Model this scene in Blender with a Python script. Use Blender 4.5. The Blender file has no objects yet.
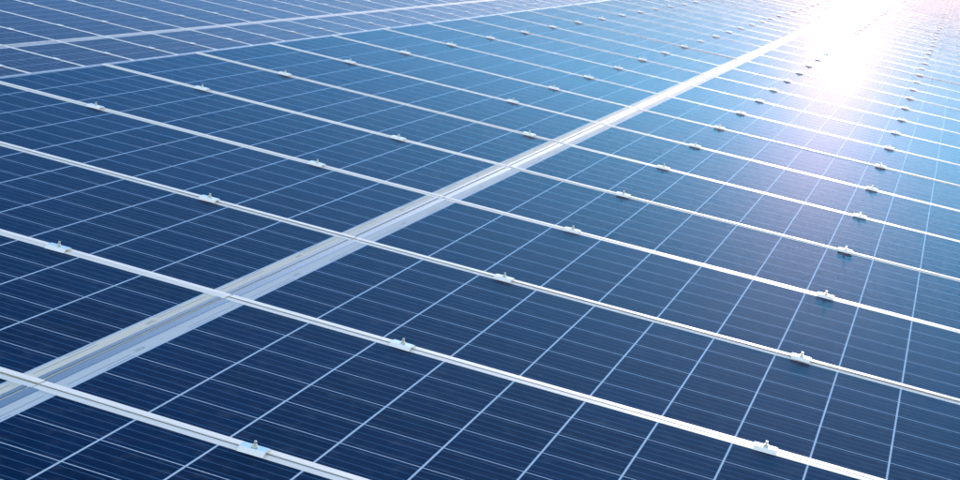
import bpy, bmesh, math, random
from mathutils import Matrix, Vector

# ------------------------------------------------------------------ frame of the solar tables
# "plane" coordinates: a = along the panel rows (to the right), b = away from the camera, c = normal of the glass.
CAM_RIGHT = Vector((0.94033194, 0.27629218, 0.19859124))
CAM_DOWN = Vector((0.24898661, -0.16094311, -0.95504083))
CAM_FWD = Vector((-0.23190842, 0.94750195, -0.220133))
CAM_POS = Vector((1.69499713, -3.19241865, 1.31319674))
FOCAL = 1682.09 / 960 * 36
RISE = math.radians(-20.0)            # the slope climbs away from the camera

up0 = Vector((0, 0, 1)); up0 = (up0 - CAM_RIGHT * up0.dot(CAM_RIGHT)).normalized()
hor = CAM_RIGHT.cross(up0) * -1
if hor.dot(CAM_FWD) < 0: hor = -hor
UP = (up0 * math.cos(RISE) - hor * math.sin(RISE)).normalized()
WY = (Vector((0, 1, 0)) - UP * UP.y).normalized()
WX = WY.cross(UP)
PW = Matrix((WX, WY, UP))            # plane -> world rotation
HEIGHT = 2.2                         # lift so that the ground lies near z = 0 under the first table


def to_world(v):
    w = PW @ Vector(v)
    return Vector((w.x, w.y, w.z + HEIGHT))


PW4 = PW.to_4x4()


def place(v):
    return Matrix.Translation(to_world(v)) @ PW4


scene = bpy.context.scene
COL = scene.collection

# ------------------------------------------------------------------ camera
cam_d = bpy.data.cameras.new('camera'); cam = bpy.data.objects.new('camera', cam_d); COL.objects.link(cam)
cam_d.sensor_width = 36; cam_d.lens = FOCAL; cam_d.clip_end = 3000; cam_d.clip_start = .05
X, Y, Z = PW @ CAM_RIGHT, PW @ -CAM_DOWN, PW @ -CAM_FWD
cm = Matrix((X, Y, Z)).transposed().to_4x4(); cm.translation = to_world(CAM_POS)
cam.matrix_world = cm
scene.camera = cam

# ------------------------------------------------------------------ light
SUN_PX = (840, 54)                   # where the sun's mirror image sits in the glass
d = (CAM_RIGHT * ((SUN_PX[0] - 480) / 1682.09) + CAM_DOWN * ((SUN_PX[1] - 240) / 1682.09) + CAM_FWD).normalized()
d.z = -d.z
sd = (PW @ d).normalized()           # towards the sun
SUN_EL = math.asin(sd.z); SUN_AZ = math.atan2(sd.x, sd.y)
print('sun elevation', math.degrees(SUN_EL), 'azimuth', math.degrees(SUN_AZ))

world = bpy.data.worlds.new('World'); scene.world = world; world.use_nodes = True
nt = world.node_tree; nt.nodes.clear()
sky = nt.nodes.new('ShaderNodeTexSky'); sky.sky_type = 'NISHITA'; sky.sun_disc = False
sky.sun_elevation = SUN_EL; sky.sun_rotation = SUN_AZ
sky.air_density = 1.0; sky.dust_density = 0.45; sky.ozone_density = 1.0
bg = nt.nodes.new('ShaderNodeBackground'); bg.inputs['Strength'].default_value = 0.15
wo = nt.nodes.new('ShaderNodeOutputWorld')
nt.links.new(sky.outputs[0], bg.inputs[0]); nt.links.new(bg.outputs[0], wo.inputs[0])

sun_d = bpy.data.lights.new('sun', 'SUN'); sun = bpy.data.objects.new('sun', sun_d); COL.objects.link(sun)
sun_d.energy = 2.0; sun_d.angle = math.radians(0.5); sun_d.color = (1.0, 0.84, 0.79)
sun.rotation_euler = sd.to_track_quat('Z', 'Y').to_euler()
sun.location = (0, 0, 30)

scene.view_settings.view_transform = 'Standard'; scene.view_settings.look = 'None'
scene.view_settings.gamma = 1; scene.view_settings.use_curve_mapping = False
scene.view_settings.exposure = 1.5
scene.render.engine = 'CYCLES'
scene.cycles.use_denoising = True
scene.cycles.max_bounces = 6
scene.cycles.volume_bounces = 0
scene.cycles.sample_clamp_indirect = 4
HAZE = 0.0012

# ------------------------------------------------------------------ materials


class G:
    """small helper for node graphs"""
    def __init__(self, name):
        self.m = bpy.data.materials.new(name); self.m.use_nodes = True
        self.t = self.m.node_tree; self.t.nodes.clear()
        self.out = self.n('ShaderNodeOutputMaterial')
        self.p = self.n('ShaderNodeBsdfPrincipled')
        self.t.links.new(self.p.outputs[0], self.out.inputs[0])

    def n(self, k, **kw):
        x = self.t.nodes.new(k)
        for a, b in kw.items(): setattr(x, a, b)
        return x

    def put(self, s, v):
        if hasattr(v, 'is_output') or isinstance(v, bpy.types.NodeSocket): self.t.links.new(v, s)
        elif isinstance(v, tuple) and len(v) == 3 and s.type == 'RGBA': s.default_value = (*v, 1)
        else: s.default_value = v

    def f(self, op, a, b=None, c=None):
        x = self.n('ShaderNodeMath', operation=op)
        self.put(x.inputs[0], a)
        if b is not None: self.put(x.inputs[1], b)
        if c is not None: self.put(x.inputs[2], c)
        return x.outputs[0]

    def mix(self, fac, a, b):
        x = self.n('ShaderNodeMix', data_type='RGBA')
        self.put(x.inputs[0], fac); self.put(x.inputs[6], a); self.put(x.inputs[7], b)
        return x.outputs[2]

    def within(self, v, lo, hi):
        return self.f('MULTIPLY', self.f('GREATER_THAN', v, lo), self.f('LESS_THAN', v, hi))

    def set(self, **kw):
        for k, v in kw.items(): self.put(self.p.inputs[k.replace('_', ' ')], v)


N_COL, N_ROW = 10, 6
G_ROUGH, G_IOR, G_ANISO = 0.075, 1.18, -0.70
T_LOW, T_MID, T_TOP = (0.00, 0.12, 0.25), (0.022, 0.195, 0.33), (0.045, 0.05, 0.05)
GLOW, GLOW_ROUGH, GLOW_ANISO, GLOW_COL = 0.085, 0.40, -0.38, (1.0, 0.54, 0.66)
PITCH_A = 0.1965
B0, B1 = 0.0295, 0.971                # glass between the long lips
PITCH_B = (B1 - B0) / N_ROW


def laminate(name, wide_left):
    g = G(name)
    tc = g.n('ShaderNodeTexCoord'); sp = g.n('ShaderNodeSeparateXYZ'); g.t.links.new(tc.outputs['Object'], sp.inputs[0])
    x, y = sp.outputs[0], sp.outputs[1]
    # u runs from the wide terminal margin (u = 0 at the joint) to the far end
    u = x if wide_left else g.f('SUBTRACT', 2.045, x)
    ca = g.f('DIVIDE', g.f('SUBTRACT', u, 0.0580), PITCH_A)
    cb = g.f('DIVIDE', g.f('SUBTRACT', y, B0), PITCH_B)
    fa, fb = g.f('FRACT', ca), g.f('FRACT', cb)
    inside = g.within(ca, 0.0, float(N_COL) - .012)
    # distance from the nearest cell gap, in metres
    ga = g.f('MULTIPLY', g.f('MINIMUM', fa, g.f('SUBTRACT', 1.0, fa)), PITCH_A)
    gb = g.f('MULTIPLY', g.f('MINIMUM', fb, g.f('SUBTRACT', 1.0, fb)), PITCH_B)
    iscell = g.f('MULTIPLY', g.f('GREATER_THAN', ga, 0.0025), g.f('GREATER_THAN', gb, 0.0019))
    # the outermost gaps disappear against the lips
    edge = g.f('ADD', g.f('LESS_THAN', cb, 0.1), g.f('GREATER_THAN', cb, N_ROW - 0.1))
    iscell = g.f('MAXIMUM', iscell, g.f('MULTIPLY', edge, g.f('GREATER_THAN', ga, 0.0030)))
    iscell = g.f('MULTIPLY', iscell, inside)
    # bus bars: four per cell, along a
    bb = g.f('FRACT', g.f('MULTIPLY', fb, 4.0))
    bus = g.f('LESS_THAN', g.f('ABSOLUTE', g.f('SUBTRACT', bb, 0.5)), 0.024)
    # per cell and per panel tone
    wn = g.n('ShaderNodeTexWhiteNoise', noise_dimensions='3D'); cx = g.n('ShaderNodeCombineXYZ')
    oi = g.n('ShaderNodeObjectInfo')
    g.put(cx.inputs[0], g.f('FLOOR', ca)); g.put(cx.inputs[1], g.f('FLOOR', cb)); g.put(cx.inputs[2], g.f('MULTIPLY', oi.outputs['Random'], 71.3))
    g.t.links.new(cx.outputs[0], wn.inputs[0])
    no = g.n('ShaderNodeTexNoise'); no.inputs['Scale'].default_value = 9; no.inputs['Detail'].default_value = 4
    g.t.links.new(tc.outputs['Object'], no.inputs['Vector'])
    tone = g.f('ADD', g.f('MULTIPLY', wn.outputs['Value'], 0.5), g.f('MULTIPLY', no.outputs['Fac'], 0.5))
    cell = g.mix(tone, (0.0001, 0.004, 0.020), (0.0003, 0.011, 0.046))
    # fine contact fingers, across the bus bars, slightly uneven
    st = g.n('ShaderNodeTexNoise'); mp = g.n('ShaderNodeMapping'); mp.inputs['Scale'].default_value = (1.2, 150, 1)
    g.t.links.new(tc.outputs['Object'], mp.inputs[0]); g.t.links.new(mp.outputs[0], st.inputs['Vector']); st.inputs['Detail'].default_value = 2
    cell = g.mix(g.f('MULTIPLY', g.f('GREATER_THAN', st.outputs['Fac'], 0.56), 0.35), cell, (0.008, 0.045, 0.12))
    cell = g.mix(g.f('MULTIPLY', bus, 0.75), cell, (0.08, 0.18, 0.31))
    # white back sheet with the ribbons that join the strings at the terminal end
    cool, warm = (0.48, 0.51, 0.53), (0.62, 0.575, 0.48)
    marg = cool if wide_left else warm
    sheet = g.mix(g.f('LESS_THAN', u, 0.055), g.mix(g.f('GREATER_THAN', ga, 0.0030), (0.42, 0.50, 0.58), (0.40, 0.47, 0.55)), marg)
    seg = g.f('ADD', g.within(y, 0.05, 0.345), g.within(y, 0.655, 0.95))
    rib = g.f('MULTIPLY', seg, g.within(u, 0.0425, 0.0447))
    seg2 = g.f('ADD', g.within(y, 0.21, 0.348), g.within(y, 0.652, 0.80))
    rib2 = g.f('MULTIPLY', seg2, g.within(u, 0.0522, 0.0542))
    sheet = g.mix(g.f('MULTIPLY', g.f('ADD', rib, rib2), 0.85), sheet, (0.16, 0.20, 0.28))
    my = (0.375, 0.425) if wide_left else (0.585, 0.635)
    mk = g.f('MULTIPLY', g.within(y, *my), g.within(u, 0.034, 0.045))
    nz = g.n('ShaderNodeTexNoise'); nz.inputs['Scale'].default_value = 260; g.t.links.new(tc.outputs['Object'], nz.inputs['Vector'])
    sheet = g.mix(g.f('MULTIPLY', mk, g.f('MULTIPLY', g.f('GREATER_THAN', nz.outputs['Fac'], 0.45), 0.55)), sheet, (0.12, 0.14, 0.18))
    # anti-reflection coated cells mirror the sky in blue, more strongly and paler at grazing angles;
    # the rolling direction of the glass spreads highlights across the table more than along it
    dn = g.n('ShaderNodeTexNoise'); dn.inputs['Scale'].default_value = 2.3; dn.inputs['Detail'].default_value = 5
    g.t.links.new(tc.outputs['Object'], dn.inputs['Vector'])
    vt = g.n('ShaderNodeVectorTransform', vector_type='VECTOR', convert_from='OBJECT', convert_to='WORLD')
    vt.inputs[0].default_value = (1, 0, 0)
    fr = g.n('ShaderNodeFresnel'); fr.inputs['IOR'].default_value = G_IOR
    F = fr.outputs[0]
    g.t.nodes.remove(g.p)
    df = g.n('ShaderNodeBsdfDiffuse'); d2 = g.n('ShaderNodeTexNoise'); d2.inputs['Scale'].default_value = 22; d2.inputs['Detail'].default_value = 7
    g.t.links.new(tc.outputs['Object'], d2.inputs['Vector'])
    grime = g.f('MULTIPLY', g.f('MAXIMUM', g.f('SUBTRACT', d2.outputs['Fac'], 0.52), 0.0), 0.22)
    g.put(df.inputs['Color'], g.mix(grime, g.mix(iscell, sheet, cell), (0.34, 0.34, 0.32)))
    gl = g.n('ShaderNodeBsdfAnisotropic', distribution='BECKMANN')
    g.put(gl.inputs['Roughness'], g.f('MULTIPLY_ADD', dn.outputs['Fac'], 0.03, G_ROUGH))
    gl.inputs['Anisotropy'].default_value = G_ANISO
    g.put(gl.inputs['Tangent'], vt.outputs[0])
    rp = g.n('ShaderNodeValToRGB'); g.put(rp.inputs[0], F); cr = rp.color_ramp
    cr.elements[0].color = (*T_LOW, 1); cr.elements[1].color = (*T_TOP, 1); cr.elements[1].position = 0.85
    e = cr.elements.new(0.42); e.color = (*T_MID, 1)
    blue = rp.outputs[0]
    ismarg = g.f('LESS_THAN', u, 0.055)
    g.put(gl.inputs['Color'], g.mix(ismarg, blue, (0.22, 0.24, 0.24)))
    mx = g.n('ShaderNodeMixShader')
    g.put(mx.inputs[0], F); g.t.links.new(df.outputs[0], mx.inputs[1]); g.t.links.new(gl.outputs[0], mx.inputs[2])
    # veil of the sun glow: a broad faint sheen, its pink put into the colour
    fl = g.n('ShaderNodeBsdfAnisotropic', distribution='GGX'); fl.inputs['Roughness'].default_value = GLOW_ROUGH
    fl.inputs['Anisotropy'].default_value = GLOW_ANISO; fl.inputs['Color'].default_value = (*GLOW_COL, 1)
    g.put(fl.inputs['Tangent'], vt.outputs[0])
    m2 = g.n('ShaderNodeMixShader'); g.put(m2.inputs[0], g.f('MULTIPLY', g.f('MULTIPLY', g.f('POWER', F, 2.0), g.f('POWER', g.f('SUBTRACT', 1.0, F), 1.5)), GLOW))
    g.t.links.new(mx.outputs[0], m2.inputs[1]); g.t.links.new(fl.outputs[0], m2.inputs[2])
    g.t.links.new(m2.outputs[0], g.out.inputs[0])
    return g.m


def metal(name, col, rough, metallic=1.0, brushed=None, spec=0.5):
    g = G(name)
    tc = g.n('ShaderNodeTexCoord'); no = g.n('ShaderNodeTexNoise'); no.inputs['Scale'].default_value = 14; no.inputs['Detail'].default_value = 5
    mp = g.n('ShaderNodeMapping'); mp.inputs['Scale'].default_value = brushed or (1, 1, 1)
    g.t.links.new(tc.outputs['Object'], mp.inputs[0]); g.t.links.new(mp.outputs[0], no.inputs['Vector'])
    lo = tuple(c * .86 for c in col)
    g.set(Base_Color=g.mix(no.outputs['Fac'], lo, col), Metallic=metallic, Specular_IOR_Level=spec, Roughness=g.f('MULTIPLY_ADD', no.outputs['Fac'], 0.12, rough - 0.06))
    return g.m


M_GLASS_R = laminate('solar_glass_joint_left', True)
M_GLASS_L = laminate('solar_glass_joint_right', False)
M_LONG = metal('brushed_aluminium_long', (0.76, 0.72, 0.66), 0.5, 0.0, (.3, 8, 8), 0.1)
M_SHORT = metal('aluminium_end_sky_tint', (0.03, 0.115, 0.19), 0.26, 0.6, (3, .3, 3))  # same aluminium as the long lips, the sky's blue reflection put into its colour
M_PLATE = metal('clamp_top_sky_tint', (0.30, 0.50, 0.68), 0.3, 0.9)  # upper face of the clamp metal, tinted blue to stand for mirrored sky
M_CLAMP = metal('clamp_aluminium', (0.90, 0.86, 0.80), 0.6, 0.0)
M_BOLT = metal('zinc_bolt', (0.80, 0.74, 0.60), 0.35, 0.8)
M_STEEL = metal('galvanised_steel', (0.45, 0.46, 0.47), 0.5, 0.8)
M_BACK = metal('back_sheet', (0.5, 0.5, 0.5), 0.6, 0.0)

g = G('grass_ground')
tc = g.n('ShaderNodeTexCoord'); n1 = g.n('ShaderNodeTexNoise'); n1.inputs['Scale'].default_value = 3; n1.inputs['Detail'].default_value = 8
g.t.links.new(tc.outputs['Object'], n1.inputs['Vector'])
g.set(Base_Color=g.mix(n1.outputs['Fac'], (0.035, 0.05, 0.02), (0.10, 0.10, 0.055)), Roughness=0.95)
M_GROUND = g.m

# ------------------------------------------------------------------ mesh helpers


def box(bm, x0, x1, y0, y1, z0, z1, mi=0):
    v = [bm.verts.new((x, y, z)) for z in (z0, z1) for y in (y0, y1) for x in (x0, x1)]
    for q in ((0, 2, 3, 1), (4, 5, 7, 6), (0, 1, 5, 4), (1, 3, 7, 5), (3, 2, 6, 7), (2, 0, 4, 6)):
        f_ = bm.faces.new([v[i] for i in q]); f_.material_index = mi


def extrude_x(bm, prof, x0, x1, mi=0):
    """closed profile of (y, z) points, extruded along x"""
    A = [bm.verts.new((x0, y, z)) for y, z in prof]; B_ = [bm.verts.new((x1, y, z)) for y, z in prof]
    n = len(prof)
    for i in range(n):
        f_ = bm.faces.new((A[i], A[(i + 1) % n], B_[(i + 1) % n], B_[i])); f_.material_index = mi
    for loop in (list(reversed(A)), B_):
        f_ = bm.faces.new(loop); f_.material_index = mi


def extrude_y(bm, prof, y0, y1, mi=0):
    A = [bm.verts.new((x, y0, z)) for x, z in prof]; B_ = [bm.verts.new((x, y1, z)) for x, z in prof]
    n = len(prof)
    for i in range(n):
        f_ = bm.faces.new((A[i], B_[i], B_[(i + 1) % n], A[(i + 1) % n])); f_.material_index = mi
    for loop in (A, list(reversed(B_))):
        f_ = bm.faces.new(loop); f_.material_index = mi


def mesh(name, bm, *mats):
    bmesh.ops.recalc_face_normals(bm, faces=bm.faces)
    me = bpy.data.meshes.new(name); bm.to_mesh(me); bm.free()
    for m in mats: me.materials.append(m)
    return me


def obj(name, me, parent=None, mw=None):
    o = bpy.data.objects.new(name, me); COL.objects.link(o)
    if parent is not None: o.parent = parent
    if mw is not None: o.matrix_world = mw
    return o


# ------------------------------------------------------------------ one panel (local: x along a, y along b, z normal)
LP = 2.045
FRAME_D = 0.038


def frame_mesh(wide_left):
    bm = bmesh.new()
    # near long lip (south edge): front bevel, top sloping gently to the glass
    near = [(0.0090, -FRAME_D), (0.0090, -0.0026), (0.0040, -0.0008), (0.0010, 0.0010), (0.0030, 0.0020), (0.0290, 0.0012), (0.0290, -0.0015), (0.0130, -0.0036), (0.0130, -FRAME_D)]
    far = [(0.9715, -0.0015), (0.9715, 0.0003), (0.9930, 0.0010), (0.9965, 0.0004), (0.9940, -0.0010), (0.9880, -0.0020), (0.9880, -FRAME_D), (0.9840, -FRAME_D), (0.9840, -0.0026)]
    extrude_x(bm, near, 0.0022, LP - 0.0012)
    extrude_x(bm, far, 0.0022, LP - 0.0012)
    # short ends: narrow lips between the long ones
    if wide_left:
        e1 = [(-0.0058, -FRAME_D), (-0.0058, 0.0003), (-0.0035, 0.0012), (0.0175, 0.0011), (0.0190, -0.0010), (-0.0028, -0.0020), (-0.0028, -FRAME_D)]
        e2 = [(LP - 0.0200, -0.0010), (LP - 0.0185, 0.0011), (LP - 0.0060, 0.0012), (LP - 0.0035, 0.0008), (LP - 0.0035, -FRAME_D), (LP - 0.0070, -FRAME_D), (LP - 0.0070, -0.0020)]
    else:
        e1 = [(0.0035, -FRAME_D), (0.0035, 0.0008), (0.0060, 0.0012), (0.0170, 0.0011), (0.0185, -0.0010), (0.0070, -0.0020), (0.0070, -FRAME_D)]
        e2 = [(LP - 0.0240, -0.0010), (LP - 0.0225, 0.0012), (LP - 0.0130, 0.0012), (LP - 0.0112, 0.0008), (LP - 0.0112, -FRAME_D), (LP - 0.0140, -FRAME_D), (LP - 0.0140, -0.0020)]
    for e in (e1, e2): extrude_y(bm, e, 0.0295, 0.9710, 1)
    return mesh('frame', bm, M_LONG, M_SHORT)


def glass_mesh(mat):
    bm = bmesh.new()
    box(bm, 0.008, LP - 0.008, 0.020, 0.980, -0.006, -0.0006)
    return mesh('glass', bm, mat)


def clamp_mesh():
    """inverted-U middle clamp, hollow, 65 mm long"""
    t = 0.0028; H = 0.0110
    outer = [(-0.034, 0.0018), (-0.0215, H), (0.0060, H), (0.0190, 0.0030)]
    inner = [(0.0155, 0.0030), (0.0045, H - t), (-0.0195, H - t), (-0.0300, 0.0018)]
    bm = bmesh.new()
    # quads: front flange, plate, back flange as one solid strip
    pr = list(zip(outer, reversed(inner)))
    ring = []
    for x in (-0.0300, 0.0300):
        ring.append([(bm.verts.new((x, o[0], o[1])), bm.verts.new((x, i[0], i[1]))) for o, i in pr])
    for k in range(3):
        (a0, b0), (a1, b1) = ring[0][k], ring[0][k + 1]; (c0, d0), (c1, d1) = ring[1][k], ring[1][k + 1]
        for qi, q in enumerate(((a0, a1, c1, c0), (b0, d0, d1, b1), (a0, b0, b1, a1), (c0, c1, d1, d0))):
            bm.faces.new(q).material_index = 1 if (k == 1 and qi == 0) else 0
    for k in (0, 3):
        (a0, b0), (c0, d0) = ring[0][k], ring[1][k]
        bm.faces.new((a0, c0, d0, b0))
    return mesh('clamp', bm, M_CLAMP, M_PLATE)


def bolt_mesh():
    bm = bmesh.new()

    def cyl(r, z0, z1, n):
        lo = [bm.verts.new((r * math.cos(2 * math.pi * i / n), -0.0075 + r * math.sin(2 * math.pi * i / n), z0)) for i in range(n)]
        hi = [bm.verts.new((v.co.x, v.co.y, z1)) for v in lo]
        for i in range(n): bm.faces.new((lo[i], lo[(i + 1) % n], hi[(i + 1) % n], hi[i]))
        bm.faces.new(list(reversed(lo))); bm.faces.new(hi)
    cyl(0.0075, 0.0112, 0.0124, 14)   # washer
    cyl(0.0060, 0.0125, 0.0165, 6)    # nut
    cyl(0.0032, 0.0166, 0.0245, 10)   # threaded end
    return mesh('bolt', bm, M_BOLT)


FRAME = {True: frame_mesh(True), False: frame_mesh(False)}
GLASS = {True: glass_mesh(M_GLASS_R), False: glass_mesh(M_GLASS_L)}
CLAMP, BOLT = clamp_mesh(), bolt_mesh()


def make_panel(wide_left, clamps, with_bolt):
    root = bpy.data.objects.new('solar_panel', None); COL.objects.link(root); root.empty_display_size = .1
    obj('frame', FRAME[wide_left], root); obj('glass', GLASS[wide_left], root)
    for c in clamps:
        k = obj('clamp', CLAMP, root); k.location = (c, 0, 0)
        if with_bolt: obj('bolt', BOLT, k)
    return root


def copy_panel(src, mw):
    r = src.copy(); COL.objects.link(r); r.matrix_world = mw
    for ch in src.children:
        c = ch.copy(); COL.objects.link(c); c.parent = r
        for gch in ch.children:
            e = gch.copy(); COL.objects.link(e); e.parent = c
    return r


ONES = ['', 'first', 'second', 'third', 'fourth', 'fifth', 'sixth', 'seventh', 'eighth', 'ninth', 'tenth', 'eleventh', 'twelfth',
        'thirteenth', 'fourteenth', 'fifteenth', 'sixteenth', 'seventeenth', 'eighteenth', 'nineteenth']
TENS = {2: ('twentieth', 'twenty'), 3: ('thirtieth', 'thirty'), 4: ('fortieth', 'forty'), 5: ('fiftieth', 'fifty'), 6: ('sixtieth', 'sixty')}


def ordinal(n):
    if n < 20: return ONES[n]
    return TENS[n // 10][0] if n % 10 == 0 else TENS[n // 10][1] + '-' + ONES[n % 10]


rng = random.Random(4)
SPAN = {}
C3, C4 = 0.521, 1.510
TABLES = [
    # name, origin a, origin b, drop, rows, label words for left / right column, group
    ('near', 0.0, 0.0, 0.0),
    ('lower', -6.93, 11.39 - 4.0, -1.414),
]


def seen(a, b, c, margin=10):
    v = Vector((a, b, c)) - CAM_POS
    z = v.dot(CAM_FWD)
    if z <= 0.1: return False
    x = 480 + 1682.09 * v.dot(CAM_RIGHT) / z; y = 240 + 1682.09 * v.dot(CAM_DOWN) / z
    if not (-margin < x < 960 + margin and -margin < y < 480 + margin): return False
    if c < -0.5:                                          # lower table: hidden behind the near one?
        s = CAM_POS.z / (CAM_POS.z - c); h = CAM_POS.lerp(Vector((a, b, c)), s)
        if h.x > -2.045: return False
    return True


def in_view(a0, b0, c):
    return any(seen(a0 + LP * i / 8, b0 + j / 4, c) for i in range(9) for j in range(5))


for tname, A0, Bo, drop in TABLES:
    for wide_left in (False, True):
        a_org = A0 if wide_left else A0 - LP
        rows = [i for i in range(-2, 64) if in_view(a_org, Bo + i, drop)]
        lo, hi = SPAN.get(tname, (99, -99)); SPAN[tname] = (min(lo, rows[0]), max(hi, rows[-1] + 1))
        proto = {}
        for n, i in enumerate(rows, 1):
            near = (tname == 'near' and i < 14)
            cl = ([C3, C4] if wide_left else [LP - 1.522, LP - 0.528])
            if tname == 'near' and not wide_left and i == 5: cl = [LP - 1.522, LP - 0.170]
            if tname == 'lower': cl = ([0.5646, 1.52] if wide_left else [LP - 1.52, LP - 0.5646])
            mw = place((a_org, Bo + i, drop)) @ Matrix.Rotation(math.radians(rng.gauss(0, .012)), 4, 'X') @ Matrix.Rotation(math.radians(rng.gauss(0, .03)), 4, 'Y')
            key = (near, tuple(cl))
            if key not in proto:
                p = make_panel(wide_left, cl, near); p.matrix_world = mw; proto[key] = p
            else:
                p = copy_panel(proto[key], mw)
            for ch in p.children:                          # hand-set clamps are never quite in line
                if ch.name.startswith('clamp'): ch.location.x += rng.uniform(-.006, .006); ch.rotation_euler.z = rng.uniform(-.05, .05)
            side = 'right' if wide_left else 'left'
            p['category'] = 'solar panel'
            if tname == 'near':
                p['label'] = f'blue solar panel {side} of the bright diagonal joint strip, {ordinal(n)} row from the front'
                p['group'] = f'solar panels {side} of the bright joint strip'
            else:
                p['label'] = f'small solar panel of farther lower array, {side} of its joint, {ordinal(n)} row from front'
                p['group'] = 'solar panels of the farther lower array'
        print(tname, side, len(rows))

# ------------------------------------------------------------------ support rails and posts below each table
gn = Vector((-1.414, 0, 6.93)).normalized()                 # ground normal in plane coordinates
G0 = Vector((2.045, 0, -0.95))                              # a point of the ground below the low edge


def ground_c(a, b):
    return G0.z - (gn.x * (a - G0.x) + gn.y * (b - G0.y)) / gn.z


for tname, A0, Bo, drop in TABLES:
    root = bpy.data.objects.new('support_frame', None); COL.objects.link(root)
    root.matrix_world = place((A0, Bo, drop))
    root['label'] = ('galvanised steel beams and posts carrying the near panel array' if tname == 'near'
                     else 'galvanised steel beams and posts carrying the farther lower panel array')
    root['category'] = 'support frame'
    b0, b1 = SPAN[tname][0] + .05, SPAN[tname][1] - .05
    for a in (-1.52, -0.53, 0.52, 1.51):
        bm = bmesh.new(); box(bm, a - .02, a + .02, b0, b1, -0.095, -0.0395)
        obj('rail', mesh('rail', bm, M_STEEL), root)
    post = {}
    b = b0 + .8
    while b < b1:
        bm = bmesh.new(); box(bm, -1.85, 1.85, b - .03, b + .03, -0.176, -0.0965)
        obj('crossbeam', mesh('crossbeam', bm, M_STEEL), root)
        for a in (-1.2, 1.2):
            z = ground_c(A0 + a, Bo + b) - drop - .1
            if a not in post:
                bm = bmesh.new(); box(bm, a - .035, a + .035, -.02, .02, z, -0.178)
                post[a] = mesh('post', bm, M_STEEL)
            obj('post', post[a], root).location = (0, b, 0)
        b += 4.0

# ------------------------------------------------------------------ ground
bm = bmesh.new()
Nn = 60; vs = {}
for i in range(Nn + 1):
    for j in range(Nn + 1):
        a = -58 + 116 * i / Nn; b = -40 + 200 * j / Nn
        vs[i, j] = bm.verts.new((a, b, ground_c(a, b) + 0.03 * math.sin(i * 1.7) * math.cos(j * 2.3)))
for i in range(Nn):
    for j in range(Nn): bm.faces.new((vs[i, j], vs[i + 1, j], vs[i + 1, j + 1], vs[i, j + 1]))
go = obj('ground', mesh('ground', bm, M_GROUND)); go.matrix_world = place((0, 0, 0)); go['kind'] = 'structure'
go['label'] = 'grassy slope under the solar arrays'

# ------------------------------------------------------------------ haze
if HAZE > 0:
    # closed box laid along the slope, from a metre below the ground to just above the camera
    bm = bmesh.new()
    box(bm, -62, 62, -42, 162, -1.1, 3.3)
    ga = Vector((gn.z, 0, -gn.x)); gm = Matrix((ga, Vector((0, 1, 0)), gn)).transposed()
    hz = obj('haze', mesh('haze', bm)); hz['kind'] = 'stuff'
    hz.matrix_world = Matrix.Translation(to_world(G0)) @ (PW @ gm).to_4x4()
    hm = bpy.data.materials.new('haze'); hm.use_nodes = True; ht = hm.node_tree; ht.nodes.clear()
    ho = ht.nodes.new('ShaderNodeOutputMaterial'); hv = ht.nodes.new('ShaderNodeVolumePrincipled')
    hv.inputs['Color'].default_value = (1.0, 0.80, 0.88, 1); hv.inputs['Density'].default_value = HAZE
    hv.inputs['Anisotropy'].default_value = 0.78
    ht.links.new(hv.outputs[0], ho.inputs['Volume']); hz.data.materials.append(hm)
